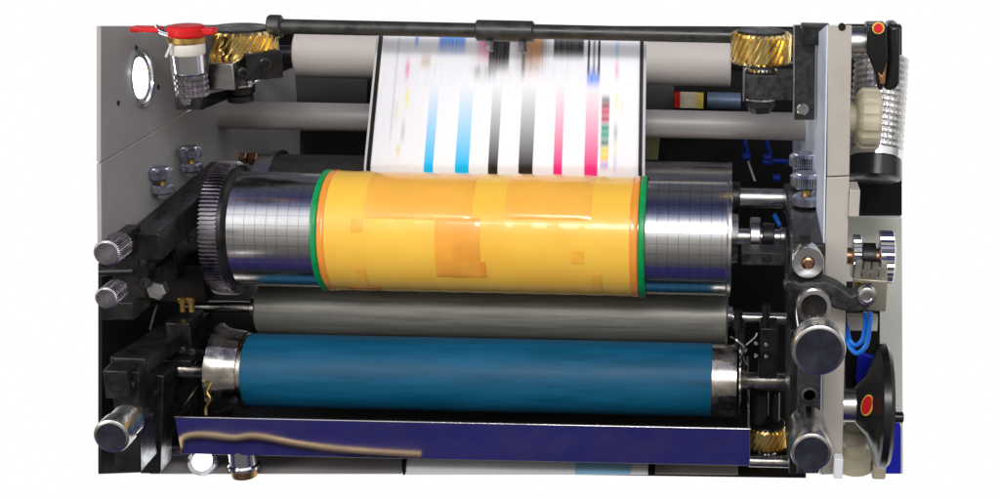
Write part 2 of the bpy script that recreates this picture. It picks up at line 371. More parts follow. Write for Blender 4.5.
for a, b_ in ((x(315.5), x(323)), (x(629), x(637.2))):
    MB().lathe((a, 0, pz), X3, [(0, pr+.1), (1, pr+.9), ((b_-a)*.5, pr+.5), (b_-a-1.5, pr+1.0), (b_-a, pr+.1)], 96, False).done('edge_tape', 'orange_edge', plate)
def ang(py, px=480):                        # row on the plate cylinder -> angle round the cylinder
    best = None
    for k in range(-60, 100):
        a = math.radians(k); P = Vector((0, -pr*math.cos(a), pz+pr*math.sin(a)))
        q = ray(px, py); e = math.atan2(q.z, q.y); f = math.atan2(P.z-CAM.z, P.y-CAM.y)
        if best is None or abs(e-f) < best[0]: best = (abs(e-f), k)
    return best[1]
def patch(x0, x1, y0, y1, m, th=.5, wob=0.): MB().arcsheet(0, 0, pz, pr+.35, x(x0), x(x1), ang(y1, (x0+x1)/2), ang(y0, (x0+x1)/2), th, 24, wob).done('tape_patch', m, plate, 0, 60)
patch(434, 479, 218, 277, 'orange_patch', .35)
patch(362, 470, 160, 219, 'yellow_light', .6, .08)
patch(503, 590, 168, 220, 'yellow_light', 1.1, .12)
patch(350, 361, 219, 232, 'amber_patch', .3)
patch(352, 361, 266, 288, 'amber_patch', .3)
patch(571, 583, 251, 264, 'amber_patch', .3)
patch(590, 600, 274, 292, 'amber_patch', .3)
patch(478, 484, 262, 277, 'orange_edge', .3)
patch(337, 371, 286, 291, 'orange_edge', .3)
# spindle stubs right of the cylinder
def shaft(name, label, px0, px1, t0, b0, Y, m='steel', parts=(), cat='shaft', pre=None):
    pm = (px0+px1)/2; zc, r = fit(pm, t0, b0, Y); a, b_ = xr(px0, (t0+b0)/2, Y), xr(px1, (t0+b0)/2, Y)
    th = thing(name, label, cat, (a, Y, zc))
    MB().lathe((a, Y, zc), X3, [(0, r-.6), (.8, r), (b_-a, r)], 40).done('shaft_body', m, th)
    for (q0, q1, tt, bb, mm, nn) in parts:
        z2, r2 = fit((q0+q1)/2, tt, bb, Y); c, d_ = xr(q0, (tt+bb)/2, Y), xr(q1, (tt+bb)/2, Y)
        MB().lathe((c, Y, zc), X3, [(0, r2-.8), (.8, r2), (d_-c-.8, r2), (d_-c, r2-.8)], 40).done(nn, mm, th)
    return th
shaft('cylinder_spindle', 'thick bright steel spindle at the right end above the lower stub', 731, 789, 188, 208, 90, 'steel', [(732, 740, 182, 214, 'black_steel', 'collar'), (783, 790, 183, 213, 'black_steel', 'collar')])
shaft('bearing_stub', 'short steel stub with ring collars right of the plate cylinder', 731, 792, 229, 245, 0, 'steel',
      [(750, 760, 211, 250, 'steel', 'ring_collar'), (762, 774, 222, 250, 'black_steel', 'collar'), (780, 792, 226, 246, 'steel', 'end_ring')])
p = at(766, 255, -40)
bb = thing('clamp_bar', 'small dark clamp bar with two round bolts below the steel stub', 'clamp', p)
MB().box(p, (47, 26, 13)).done('bar_body', 'black_casting', bb, .8)
for px in (745, 767):
    q = at(px, 257, -53); MB().cyl(q+Y3*2, q-Y3*3, 3.6, n=20, ch=.8).done('bolt', 'black_steel', bb)

# ---- impression cylinder behind
iy = 128; iz, ir = fit(480, 158, 275, iy); i0 = xr(272, 160, iy); i1 = xr(733, 165, iy)
ic = thing('impression_cylinder', 'dark steel cylinder mostly hidden behind the yellow plate cylinder', 'printing cylinder', (i0, iy, iz))
MB().lathe((i0, iy, iz), X3, [(0, ir), (i1-i0-5, ir)], 96).done('cylinder_body', 'dark_grey', ic)
MB().lathe((xr(640, 165, iy), iy, iz), X3, [(0, ir+.5), (xr(728, 165, iy)-xr(640, 165, iy), ir+.5)], 96).done('bright_sleeve', 'steel', ic)
MB().lathe((i1-6, iy, iz), X3, [(0, ir+1.2), (5, ir+1.2)], 96).done('end_flange', 'steel', ic)
MB().lathe((xr(262, 158, iy), iy, iz), X3, [(0, ir+3.5), (1, ir+4.5), (18, ir+4.5), (19, ir+1)], 96).done('bearer_ring', 'steel', ic)
for px, py in ((243, 158), (254, 159)):
    q = at(px, py, 200); MB().cyl(q-X3*5, q+X3*5, 8 if px == 254 else 7, n=6, ch=1).done('bolt_head', 'bronze', ic)
# ---- anilox roller
ay = 45; az, ar = fit(480, 284, 340, ay); a0, a1 = xr(252, 312, ay-ar), xr(728, 318, ay-ar)
an_ = thing('anilox_roller', 'matt grey roller between the yellow cylinder and the blue roller', 'roller', (a0, ay, az))
MB().lathe((a0, ay, az), X3, [(0, ar-1.5), (2, ar), (a1-a0-2, ar), (a1-a0, ar-1.5)], 96).done('roller_body', 'anilox', an_)
z2, r2 = fit(215, 301, 312, ay)
MB().lathe((xr(186, 306, ay), ay, az), X3, [(0, 6), (a0-xr(186, 306, ay)+1, 6)], 32).done('journal', 'steel', an_)
MB().lathe((a0-9, ay, az), X3, [(0, 11), (10, 12)], 32).done('journal_collar', 'steel', an_)
MB().lathe((a1-1, ay, az), X3, [(0, 13), (6, 12), (6, 6), (xr(793, 320, ay)-a1, 6)], 32).done('journal', 'steel', an_)
# ---- blue roller
uy = -10; uz, ur = fit(480, 338, 412, uy); xb = lambda px: xr(px, 370, uy-ur)
u0, u1 = xb(232), xb(713)
bl = thing('ink_roller', 'dark blue rubber ink roller with bare metal ends above the tray', 'roller', (u0, uy, uz))
MB().lathe((u0, uy, uz), X3, [(0, ur-2), (1.5, ur), (u1-u0-1.5, ur), (u1-u0, ur-2)], 96).done('rubber_sleeve', 'blue_rubber', bl)
ul = xb(205)
rnd = random.Random(3); rg = [rnd.uniform(-1, 1) for _ in range(96)]
def ragged(i, n, tt): return 1+(.03*rg[i % 96]+.03*math.sin(i/n*6.28*3+1) if tt < 2 else .006*rg[(i*7) % 96])
MB().lathe((ul, uy, uz), X3, [(0, ur+9), (3, ur+7.5), (12, ur+4), (24, ur+2.5), (u0-ul+1.5, ur+1.5)], 96, False, ragged).done('end_guard', 'worn_steel', bl, 0, 60)
MB().lathe((ul+6, uy, uz), X3, [(0, ur*.5), (0, ur+.5), (u0-ul, ur+.5)], 96, False).done('metal_end', 'worn_steel', bl)
ur1 = xb(741)
MB().lathe((u1-1, uy, uz), X3, [(0, ur-.6), (ur1-u1-3, ur-.6), (ur1-u1-2, ur-3)], 96, True, lambda i, n, tt: 1+.004*rg[i % 96]).done('metal_end', 'worn_steel', bl)
MB().lathe((ur1-1.5, uy, uz), X3, [(0, ur), (1.4, ur+.8), (2, ur-1)], 96, True, lambda i, n, tt: 1+.025*rg[(i*5) % 96]).done('end_guard', 'worn_steel', bl)
sl = xr(172, 370, uy); MB().lathe((sl, uy, uz), X3, [(0, 13), (4, 13), (4, 9.5), (ul-sl+8, 9.5)], 40).done('journal', 'worn_steel', bl)
sr_ = xr(793, 380, uy); MB().lathe((ur1-1, uy, uz), X3, [(0, 12), (10, 9), (sr_-ur1, 9)], 40).done('journal', 'worn_steel', bl)

# ================================================================== paper web
def print_mat():
    m = bpy.data.materials.new('printed_paper'); m.use_nodes = True; t = m.node_tree; b = t.nodes['Principled BSDF']
    uv = N(t, 'ShaderNodeUVMap'); uv.uv_map = 'UVMap'; s = N(t, 'ShaderNodeSeparateXYZ'); t.links.new(uv.outputs[0], s.inputs[0]); U, V = s.outputs[0], s.outputs[1]
    mp = N(t, 'ShaderNodeMapping'); t.links.new(uv.outputs[0], mp.inputs[0]); mp.inputs['Scale'].default_value = (160, 2.5, 1)
    no = N(t, 'ShaderNodeTexNoise'); no.inputs['Scale'].default_value = 1; no.inputs['Detail'].default_value = 4; t.links.new(mp.outputs[0], no.inputs['Vector'])
    st = smooth(t, no.outputs[0], .35, .65)
    c = mixc(t, mth(t, 'MULTIPLY', st, .12), (.86, .87, .93), (.72, .74, .85))
    def P(x0, x1, y0, y1, rgb, su=.003, s0=.02, s1=.02, a=1., streak=0.):
        nonlocal c
        f = mth(t, 'MULTIPLY', smooth(t, U, x0-su, x0+su), smooth(t, U, x1+su, x1-su))
        f = mth(t, 'MULTIPLY', f, mth(t, 'MULTIPLY', smooth(t, V, y0-s0, y0+s0), smooth(t, V, y1+s1, y1-s1)))
        f = mth(t, 'MULTIPLY', f, a)
        if streak: f = mth(t, 'MULTIPLY', f, mth(t, 'MULTIPLY_ADD', st, streak, 1-streak))
        c = mixc(t, f, c, rgb)
    q = lambda px: (px-365.5)/277.5         # column at the bottom row of the sheet -> u
    k = lambda px: (px-377.5)/267.5         # column at the top row
    r = lambda py: (py-37)/128              # row -> v
    # long fading colour bars
    for a0_, a1_, rgb in ((424.6, 433.8, (.0, .50, .95)), (455.3, 469, (.0, .50, .95)), (488, 497.5, (.012, .012, .012)), (518, 532, (.012, .012, .012)),
                          (552.5, 561, (.85, .025, .22)), (583, 596, (.85, .03, .24))):
        n_ = (.35, 1.0)
        f = mth(t, 'MULTIPLY', smooth(t, U, q(a0_)-.002, q(a0_)+.002), smooth(t, U, q(a1_)+.002, q(a1_)-.002))
        g = N(t, 'ShaderNodeMapRange', interpolation_type='LINEAR'); t.links.new(V, g.inputs['Value'])
        g.inputs['From Min'].default_value = .36; g.inputs['From Max'].default_value = .98
        f = mth(t, 'MULTIPLY', f, mth(t, 'POWER', g.outputs[0], .9)); c = mixc(t, f, c, rgb)
    # faint grey ghosting in the blurred picture rows
    P(k(400), k(470), r(60), r(85), (.45, .48, .6), .02, .06, .1, .12, .9)
    P(k(480), k(600), r(60), r(85), (.45, .45, .5), .02, .06, .15, .14, .9)
    P(k(399), k(401), 0, .8, (.5, .5, .6), .003, .02, .1, .5)
    # picture blocks along the top
    P(k(440), k(466), -.1, r(48), (.0, .22, .85), .008, .03, .09, 1, .3)
    P(k(416), k(419.5), -.1, r(44), (.1, .3, .85), .004, .03, .05, .8)
    P(k(480), k(497), -.1, r(54), (.85, .04, .28), .02, .03, .12, 1, .35)
    P(k(476), k(497), r(66), r(74), (.02, .02, .03), .02, .05, .09, .75, .8)
    P(q(482), q(503), -.1, r(66), (.004, .004, .006), .003, .03, .08, 1, .1)
    P(q(511), q(541), -.1, r(58), (.16, .09, .06), .02, .04, .16, .9, .45)
    P(q(521), q(536), -.1, r(62), (.65, .30, .10), .016, .04, .16, .95, .2)
    P(q(516), q(520), r(50), r(72), (.10, .04, .02), .008, .06, .10, .95, .2)
    P(q(548), q(579), -.1, r(54), (.006, .005, .006), .003, .03, .06, 1, .12)
    P(q(583), q(596), r(68), r(82), (.0, .15, .85), .004, .08, .06, .95, .3)
    P(q(583), q(585.5), -.1, r(72), (.01, .01, .02), .002, .03, .04, 1)
    P(q(593.5), q(596), -.1, r(72), (.01, .01, .02), .002, .03, .04, 1)
    P(q(588.5), q(591), -.1, r(72), (.02, .02, .04), .004, .03, .04, .7)
    # left register dots
    P(k(409), k(412.8), r(62), r(76), (.80, .12, .28), .007, .09, .09, .85)
    P(k(424), k(433), r(55), r(66), (.55, .45, .30), .008, .06, .05, .75)
    P(q(400.5), q(404), r(90), r(104), (.85, .78, .08), .007, .09, .09, .85)
    P(q(399.5), q(402.5), r(124), r(138), (.25, .25, .3), .007, .09, .09, .6)
    P(q(396), q(400), r(145), r(155), (.75, .70, .3), .005, .03, .05, .7)
    P(q(391), q(394), r(100), r(120), (.75, .65, .35), .006, .06, .06, .5)
    # colour patch strip, right
    for yy, rgb in ((98, (.22, .25, .25)), (104, (.30, .06, .10)), (110, (.62, .05, .12)), (117, (.50, .04, .10)), (126, (.02, .28, .19)), (133, (.03, .36, .24)), (141, (.10, .22, .18)), (149, (.85, .62, .06)), (156, (.85, .60, .08)), (163, (.55, .45, .75))):
        P(q(598.8), q(606.5), r(yy-4), r(yy+3.6), rgb, .004, .035, .035, 1)
    for yy, rgb in ((47, (.12, .55, .9)), (68, (.85, .10, .40)), (98, (.85, .80, .1)), (131, (.2, .2, .25)), (147, (.85, .75, .3)), (162, (.5, .4, .8))):
        P(q(611.5), q(615), r(yy-6), r(yy+5), rgb, .006, .09, .09, .8)
    P(q(618), q(621), r(98), r(112), (.85, .75, .5), .005, .05, .05, .6)
    # black selvage lines just inside the white edge
    P(.008, .024, -.1, 1.4, (.018, .014, .008), .0015, .02, .02)
    P(.976, .990, -.1, 1.4, (.03, .02, .018), .0015, .02, .02)
    t.links.new(c, b.inputs['Base Color']); b.inputs['Roughness'].default_value = .32
    return m
cTL, cTR = at(376.6, 37, 104), at(646.5, 40, 104); cBL, cBR = at(364, 165, 64.5), at(645, 167.5, 64.5)
bm = bmesh.new(); uvl = bm.loops.layers.uv.new('UVMap'); g = []
rows = [-.06+.02*i for i in range(0, 87)]
for v in rows:
    row = []
    for i in range(0, 25):
        u = i/24; a = cTL.lerp(cTR, u); b_ = cBL.lerp(cBR, u); p = a+(b_-a)*v
        if v > 1: p = Vector((p.x, 64.5-.2*(v-1), p.z))
        if v < 0: p = p+Vector((0, (v*v)*250, 0))
        row.append((bm.verts.new(p*S), u, v))
    g.append(row)
for A, B in zip(g, g[1:]):
    for i in range(24):
        vs = (A[i], A[i+1], B[i+1], B[i]); f = bm.faces.new([q_[0] for q_ in vs]); f.smooth = True
        for lp, q_ in zip(f.loops, vs): lp[uvl].uv = (q_[1], q_[2])
me = bpy.data.meshes.new('paper_web'); bm.to_mesh(me); bm.free(); me.materials.append(print_mat())
o = bpy.data.objects.new('paper_web', me); col.objects.link(o)
so = o.modifiers.new('thickness', 'SOLIDIFY'); so.thickness = .0003; so.offset = 0
o['label'] = 'white paper web printed with blurred pictures and cyan, black and pink bars'; o['category'] = 'paper'
# lower sheet leaving under the tray
zp = -222
lw = thing('paper_web', 'white sheet of paper with a pale blue end just under the metal tray', 'paper', atz(520, 474, zp))
def flat(px0, px1, py0, py1, z, name, m, th=.4): MB().prism([atz(px0, py1, z), atz(px1, py1, z), atz(px1+1, py0, z), atz(px0+1, py0, z)], (0, 0, -th)).done(name, m, lw)
flat(406, 648, 430, 474.5, zp, 'white_sheet', 'white_paper'); flat(575, 630, 440, 474, zp+.8, 'blue_print', 'light_blue'); flat(402.5, 405.5, 440, 474.5, zp+.8, 'edge_line', 'black_steel'); flat(649, 652.5, 440, 474.5, zp+.8, 'edge_line', 'black_steel')

# ================================================================== tray
TY = -82
A, B, C_, D_ = at(174.5, 416, TY), at(750, 431.5, TY), at(750, 470, TY), at(178, 457.5, TY)
tr_ = thing('ink_tray', 'long polished metal ink tray reflecting blue below the blue roller', 'tray', D_)
A.z = B.z = (A.z+B.z)/2; C_.z = D_.z = (C_.z+D_.z)/2; C_.y = D_.y = TY+8.5
MB().prism([A, B, C_, D_], (0, 2, 0)).done('front_wall', 'tray', tr_, .3)
MB().prism([D_+Vector((0, 2, 0)), C_+Vector((0, 2, 0)), C_+Vector((0, 150, 15)), D_+Vector((0, 150, 15))], (0, 0, 1.5)).done('pan', 'black_steel', tr_)
for P_, Q_, sgn in ((A, D_, 1), (B, C_, -1)):
    MB().prism([P_+Y3*2.2, P_+Vector((0, 148, 18)), Q_+Vector((0, 148, 15)), Q_+Y3*2.2], (2*sgn, 0, 0)).done('end_wall', 'worn_steel', tr_, .3)
MB().cyl(A+Vector((0, .5, .5)), B+Vector((0, .5, .5)), 1.0, n=12).done('rim', 'chrome', tr_)
p0 = at(140, 449, TY+30); p1 = at(180, 451, TY+30)
MB().cyl(p0, Vector((p1.x+2, p0.y, p0.z)), 5.5, n=24).done('support_pin', 'worn_steel', tr_)
p0 = at(749, 461, TY+30); p1 = at(800, 463, TY+30)
MB().cyl(p0, Vector((p1.x, p0.y, p0.z)), 6, n=24).done('support_pin', 'worn_steel', tr_)
# unseen beige hose, added and shaped for the curve mirrored in the tray
hp = []
for px, py in ((178, 452), (180, 441), (188, 436), (200, 434.5), (214, 435.5), (232, 438), (243, 437), (252, 435.8), (268, 438), (300, 445), (340, 451), (380, 454.5), (420, 457)):
    P_ = at(px, py, TY+4); r_ = ray(px, py); n_ = Vector((0, -1, -8.5/(A.z-C_.z))).normalized(); r_ = r_-n_*(2*r_.dot(n_)); hp.append(P_+r_*((-893-P_.z)/r_.z))
o = MB().tube(hp, 4.6, 10).done('mirrored_hose', 'beige_hose'); o['label'] = 'unseen beige hose added on the blue floor to be mirrored in the metal tray'; o['category'] = 'hose'

# ================================================================== helical brass gears with their bearing blocks
def helical(name, label, loc, rot=0):
    th = thing(name, label, 'gear', loc, 'brass helical gears on upright spindles'); L = Vector(loc)
    return th
p = at(240, 42, 60)
hg = thing('helical_gear', 'large brass helical gear at the top left above the steel bearing block', 'gear', p, 'brass helical gears')
gearcyl(MB(), p-Z3*14, Z3, 37, 4.2, 27, 28, .55, 10, ch=2.5).done('gear_wheel', 'brass', hg, 0, 30)
MB().cyl(p+Z3*12, p+Z3*15, 30, n=40, ch=1).done('top_nut', 'black_steel', hg)
MB().lathe(p-Z3*31, Z3, [(0, 16), (3, 18), (5, 16), (8, 19), (11, 17), (15, 20)], 40).done('washer_stack', 'chrome', hg)
MB().cyl(p-Z3*50, p-Z3*30, 11, n=32).done('spindle', 'steel', hg)
hg2p = at(761, 47, 30)
hg2 = dup(hg, hg2p, 'brass helical gear at the top right beside the beige side frame', (.8, .8, 1.1), (0, 0, 1.1))
hg3 = dup(hg, at(766, 434, 25), 'brass helical gear low on the right beside the end of the tray', (.66, .66, .9), (0, 0, .5))
# left bearing block
c = at(223, 73, 20)
lb = thing('bearing_block', 'steel bearing block with a black clamp half at the top left', 'bearing block', c)
MB().box(c, (34, 40, 26)).done('steel_half', 'steel', lb, 1)
q = at(254, 68, 36)
R_ = Matrix.Rotation(math.radians(38), 3, 'Z')
MB().box(q+Vector((0, 12, 3)), (36, 40, 27), R_).done('clamp_half', 'black_steel', lb, 1)
for px, py in ((243, 73), (265, 63)):
    s_ = at(px, py, 15 if px == 243 else 38)-Y3*3; n_ = Vector((math.sin(math.radians(38)), -math.cos(math.radians(38)), 0))
    MB().lathe(s_, n_, [(-9, 6), (3.6, 6), (4.2, 5), (4.2, 3), (1, 2.6)], 24).done('socket_screw', 'black_plastic', lb)
q = at(240, 93, 55)
MB().lathe(q-Z3*9, Z3, [(0, 11), (1, 13), (7, 13), (8, 11), (9, 14), (16, 14), (17, 11), (22, 10)], 32).done('lock_nut', 'black_steel', lb, 0)
MB().lathe(q+Z3*8, Z3, [(0, 15.5), (2, 15.5)], 32).done('washer', 'chrome', lb)
# right bearing block
c = at(768, 84, 20)
rb = thing('bearing_block', 'black cast bearing block with a split nut hanging at the top right', 'bearing block', c)
MB().box(c, (47, 40, 24)).done('block_body', 'black_casting', rb, 1)
MB().box(c-X3*23.8-Y3*3, (1.2, 38, 26)).done('bright_edge', 'steel', rb)
q = at(760, 104, 18)
MB().lathe(q-Z3*8, Z3, [(0, 11), (5, 12.5), (6, 15), (13, 15)], 24, True, lambda i, n, tt: .9 if (i//3) % 2 else 1).done('split_nut', 'black_plastic', rb)
MB().lathe(q+Z3*5, Z3, [(0, 15.5), (1.8, 15.5)], 32).done('washer', 'chrome', rb)
MB().lathe(at(761, 70, 20)-Z3*6, Z3, [(0, 13), (2, 15), (4, 13), (6, 16), (8, 14), (12, 16)], 32).done('washer_stack', 'chrome', rb)
# bracket plates on both sides
bk = thing('bracket_plate', 'flat black plate with one round bolt hung left of the right side frame', 'bracket', at(804, 120, -40))
MB().prism([at(795, 26, -40), at(815.5, 26, -40), at(814.5, 120, -40), at(794.5, 120, -40)], (0, 8, 0)).done('plate_body', 'black_casting', bk, .6)
MB().prism([at(793.5, 26, -41), at(795, 26, -41), at(794.4, 120, -41), at(793, 120, -41)], (0, 9, 0)).done('bright_edge', 'steel', bk)
q = at(802.5, 109, -40); MB().cyl(q+Y3, q-Y3*3, 5.6, n=32, ch=1).done('bolt', 'steel', bk)
MB().box(at(815, 34, -45), (26, 20, 18)).done('top_block', 'black_steel', bk, .8)
MB().tube([at(802, 26, -45), at(804, 34, -46), at(803, 44, -45)], 1.5, 8).done('cable_tie', 'white_tape', bk)
bk2 = thing('bracket_plate', 'grey steel plate with one bolt behind the red and brass fitting', 'bracket', at(185, 110, -20))
MB().prism([at(165, 26, -20), at(214, 26, -20), at(199, 110, -20), at(176, 110, -20)], (0, 8, 0)).done('plate_body', 'dark_grey', bk2, .6)
q = at(186.5, 100, -21); MB().cyl(q+Y3, q-Y3*3, 5.2, n=32, ch=1).done('bolt', 'steel', bk2)
MB().prism([at(199, 96, 10), at(235, 88, 60), at(235, 95, 60), at(199, 110, -20)], (3, 4, 0)).done('black_rib', 'black_steel', bk2)  # thin black rib reaching back from the bracket plate
# quick coupling with red valve, brass body, white tape and chrome sleeve
tp, bt = at(185, 26, -80), at(193, 96, -80); dv = (bt-tp).normalized(); Ln = (bt-tp).length
qc = thing('quick_coupling', 'chrome coupling with white tape, brass nut and red handle at the top left', 'pipe fitting', bt)
MB().lathe(tp, dv, [(4, 13), (.11*Ln, 14), (.12*Ln, 16.5), (.23*Ln, 16.5), (.25*Ln, 14)], 12).done('brass_nut', 'dull_brass', qc, .6)
MB().lathe(tp, dv, [(.24*Ln, 14.8), (.26*Ln, 15.5), (.38*Ln, 15.2), (.40*Ln, 14.6)], 32).done('white_tape', 'white_tape', qc)
MB().tube([at(172, 44, -95), at(169, 50, -96), at(166, 57, -96)], 1.3, 8).done('tape_tail', 'white_tape', qc)
MB().lathe(tp, dv, [(.40*Ln, 13.5), (.66*Ln, 13.2), (.67*Ln, 14.4)], 40).done('chrome_sleeve', 'chrome', qc)
kn = MB()
prof = []
for k_ in range(4):
    b0 = .67+.085*k_; prof += [(b0*Ln, 12.8), ((b0+.012)*Ln, 14.6), ((b0+.06)*Ln, 14.6), ((b0+.075)*Ln, 12.8)]
prof.append((1.01*Ln, 11))
kn.lathe(tp, dv, prof, 60, True, lambda i, n, tt: 1 if i % 3 else .93).done('knurled_sleeve', 'gear_steel', qc)
rd = MB(); rd.lathe(at(187, 34, -80), Z3, [(-3, 15), (-1, 17.5), (5, 17.5), (8, 15), (8, 0)], 48); rd.box(at(207, 33, -80)+Z3*2, (16, 14, 6)); rd.done('red_handle', 'red', qc, 1.2)
rd = MB(); rd.box(at(147, 29, -85), (26, 14, 4.5)); rd.done('red_lever', 'red', qc, 1)
MB().tube([at(156, 26, -88), at(160, 31, -90), at(168, 34, -90), at(172, 36, -88)], 2, 10).done('wire_ring', 'chrome', qc)

# ================================================================== thumb screws (local: base at z = 0)
p = at(163, 193, -45)
tsw = thing('thumb_screw', 'nearer of the two knurled thumb screws on the left black rail', 'thumb screw', p, 'knurled thumb screws')
kf = lambda i, n, tt: .945 if i % 3 == 0 else 1
MB().lathe(p, Z3, [(-4, 5), (0, 5), (0, 8), (1.6, 10.3), (7.2, 10.3), (9, 8.2), (9, 4)], 120, True, kf).done('lock_disc', 'blued_steel', tsw)
MB().cyl(p+Z3*8, p+Z3*16, 3.4, n=20).done('stud', 'dull_brass', tsw)
MB().lathe(p+Z3*14, Z3, [(0, 9), (1.8, 11.3), (9, 11.3), (10.6, 9.6), (10.6, 8.6), (11.4, 8), (11.4, 0)], 120, True, kf).done('knob_disc', 'blued_steel', tsw)
dup(tsw, at(192, 171, 20), 'farther of the two knurled thumb screws on the left black rail')
dup(tsw, at(806, 206, -40), 'nearer of the two bright thumb screws on the right rail', 1.3)
dup(tsw, at(803, 185, 25), 'farther of the two bright thumb screws on the right rail', 1.3)

# ================================================================== left supports
XB = XL+14
f_, b_ = at(119, 240, -118), at(222, 168, 105); f_.x = b_.x = XL+17
ls = thing('slide_rail', 'black slide rail with clamp and hinge blocks running back along the left plate', 'machine rail', f_)
MB().bar(f_-Z3*6, b_-Z3*6, 30, 26).done('rail_bar', 'black_steel', ls, 1.2)
q = at(123, 243, -125); MB().box(q+Z3*2, (21, 34, 22)).done('end_block', 'black_steel', ls, 1.2)
q = at(112, 236, -125); MB().box(q, (10, 12, 10)).done('end_clip', 'black_steel', ls, 1)
q = at(131, 278, -95); MB().prism([q+Vector(v) for v in ((-14, 0, 24), (8, 0, 24), (16, 0, 6), (12, 0, -20), (-12, 0, -24), (-18, 0, 4))], (0, 22, 0)).done('hinge_block', 'black_steel', ls, 1.5)
for px, py in ((142, 260), (146, 283)):
    q = at(px, py, -96); MB().lathe(q, -Y3, [(-1, 5.2), (1.2, 5), (1.4, 3.4), (0, 3)], 24).done('hinge_bolt', 'black_casting', ls)
q = at(157, 290, -90); MB().cyl(q+Y3*8, q-Y3*4, 9.5, n=6, ch=1.2).done('hex_bolt', 'steel', ls)
q = at(158, 247, -40)
MB().lathe(q, Vector((1, -.25, 0)), [(-16, 22), (-3, 22), (0, 20), (0, 16), (-2, 15)], 48).done('bearing_housing', 'black_steel', ls)
MB().lathe(q, Vector((1, -.25, 0)), [(-2, 16), (.6, 15.5), (.6, 12), (-1, 11)], 48).done('bearing_ring', 'dull_brass', ls)
MB().lathe(q, Vector((1, -.25, 0)), [(-6, 11), (2, 9), (14, 8), (15, 0)], 40).done('bearing_pin', 'black_steel', ls)
MB().box(at(178, 240, 0), (16, 60, 66)).done('slide_block', 'black_steel', ls, 1.5)
MB().bar(at(178, 213, -20), at(212, 205, 60), 1.6, 2).done('brass_strip', 'dull_brass', ls)
MB().cyl(at(100, 272, -120), at(134, 271, -120), 4, n=20).done('pin', 'black_steel', ls)
MB().box(at(125, 304, -90), (32, 40, 18)).done('lower_lug', 'black_steel', ls, 1.5)
MB().box(at(186, 275, 20), (60, 60, 40)).done('back_lug', 'interior', ls, 2)
# chrome clamp knobs at the left
p = at(109, 252, -205)
kb = thing('small_knob', 'upper small chrome knob at the front end of the left slide rail', 'knob', p, 'small chrome clamp knobs')
MB().lathe(p, Y3, [(-5, 10), (-4, 11.5), (22, 11.5), (24, 10)], 120, True, kf).done('knob_body', 'gear_steel', kb)
MB().cyl(p+Y3*24, p+Y3*36, 4, n=20).done('stem', 'steel', kb)
dup(kb, at(108, 297, -205), 'lower small chrome knob at the front of the left hinge block', .85)
# lower left support
f_ = at(116, 385, -150)
l2 = thing('roller_support', 'black support arm with a socket screw in its end block at the lower left', 'machine bracket', f_)
q = f_+Vector((0, 12, 0)); MB().box(q, (22, 24, 28)).done('end_block', 'black_steel', l2, 1.2)
MB().lathe(f_, -Y3, [(-1, 8), (.6, 8), (.8, 5.4), (-2, 5.2), (-2, 0)], 32).done('socket_screw', 'black_plastic', l2)
MB().prism([at(113, 372, -137)+X3*0, at(139, 372, -137), at(141, 472, -137), at(115, 472, -137)], (0, 60, 0)).done('arm_plate', 'black_steel', l2, 1)
a_, b2 = at(128, 366, -120), at(183, 318, 40); b2.x = a_.x+6
MB().bar(a_, b2, 34, 16).done('arm_bar', 'black_steel', l2, 1.5)
MB().prism([at(140, 372, -95), at(164, 376, -95), at(160, 474, -95), at(140, 474, -95)], (0, 30, 0)).done('rib_plate', 'black_steel', l2, 1.5)
MB().prism([at(176, 352, 30), at(200, 360, 30), at(188, 474, 30), at(166, 474, 30)], (0, 24, 0)).done('rear_plate', 'black_steel', l2, 1.5)
MB().cyl(at(143, 388, -110), at(152, 379, -100), 3, n=16).done('lever_pin', 'steel', l2)
q = at(186, 332, -20); MB().box(q, (24, 40, 34)).done('bearing_cap', 'black_steel', l2, 1.2)
MB().box(q+Vector((-3, -16, -22)), (34, 30, 8)).done('cap_flange', 'black_steel', l2, 1.2)
for px in (182, 191):
    s_ = at(px, 303, -18); MB().lathe(s_-Z3*9, Z3, [(0, 3), (10, 3), (10, 4.6), (14, 4.6), (15, 3.6)], 20).done('cap_screw', 'dull_brass', l2)
q = at(172, 371, -10); MB().lathe(q, X3, [(-4, 18), (6, 18), (8, 15), (8, 10)], 40).done('journal_housing', 'black_steel', l2)

for px, py, Y_ in ((131, 385, -140), (131, 430, -140), (153, 392, -98), (153, 440, -98), (182, 350, -42), (192, 352, -42)):
    q = at(px, py, Y_); MB().lathe(q, -Y3, [(-2, 3.6), (1.4, 3.4), (1.8, 2.8), (1.8, 1.8), (.2, 1.7), (.2, 0)], 20).done('cap_bolt', 'dark_grey', l2)
for px, py, Y_ in ((139, 250, -110), (118, 246, -144), (126, 246, -144), (190, 240, -32)):
    q = at(px, py, Y_); MB().lathe(q, -Y3, [(-2, 3.2), (1.2, 3), (1.5, 2.4), (1.5, 1.5), (.2, 1.4), (.2, 0)], 20).done('cap_bolt', 'dark_grey', ls)
o = MB().tube([at(150, 330, -20), at(160, 300, 0), at(180, 290, 30), at(205, 300, 60)], 2.4).done('cable', 'black_plastic'); o['label'] = 'thin black cable curving behind the left roller supports'; o['category'] = 'cable'
fl = MB().tube([at(211, 383, -60), at(207, 392, -64), at(210, 399, -66), at(206, 408, -68), at(206, 415, -70)], 1.6, 8).done('ink_drip', 'dull_brass'); fl['label'] = 'shiny yellowish drip of ink hanging into the left end of the tray'; fl['category'] = 'ink drip'
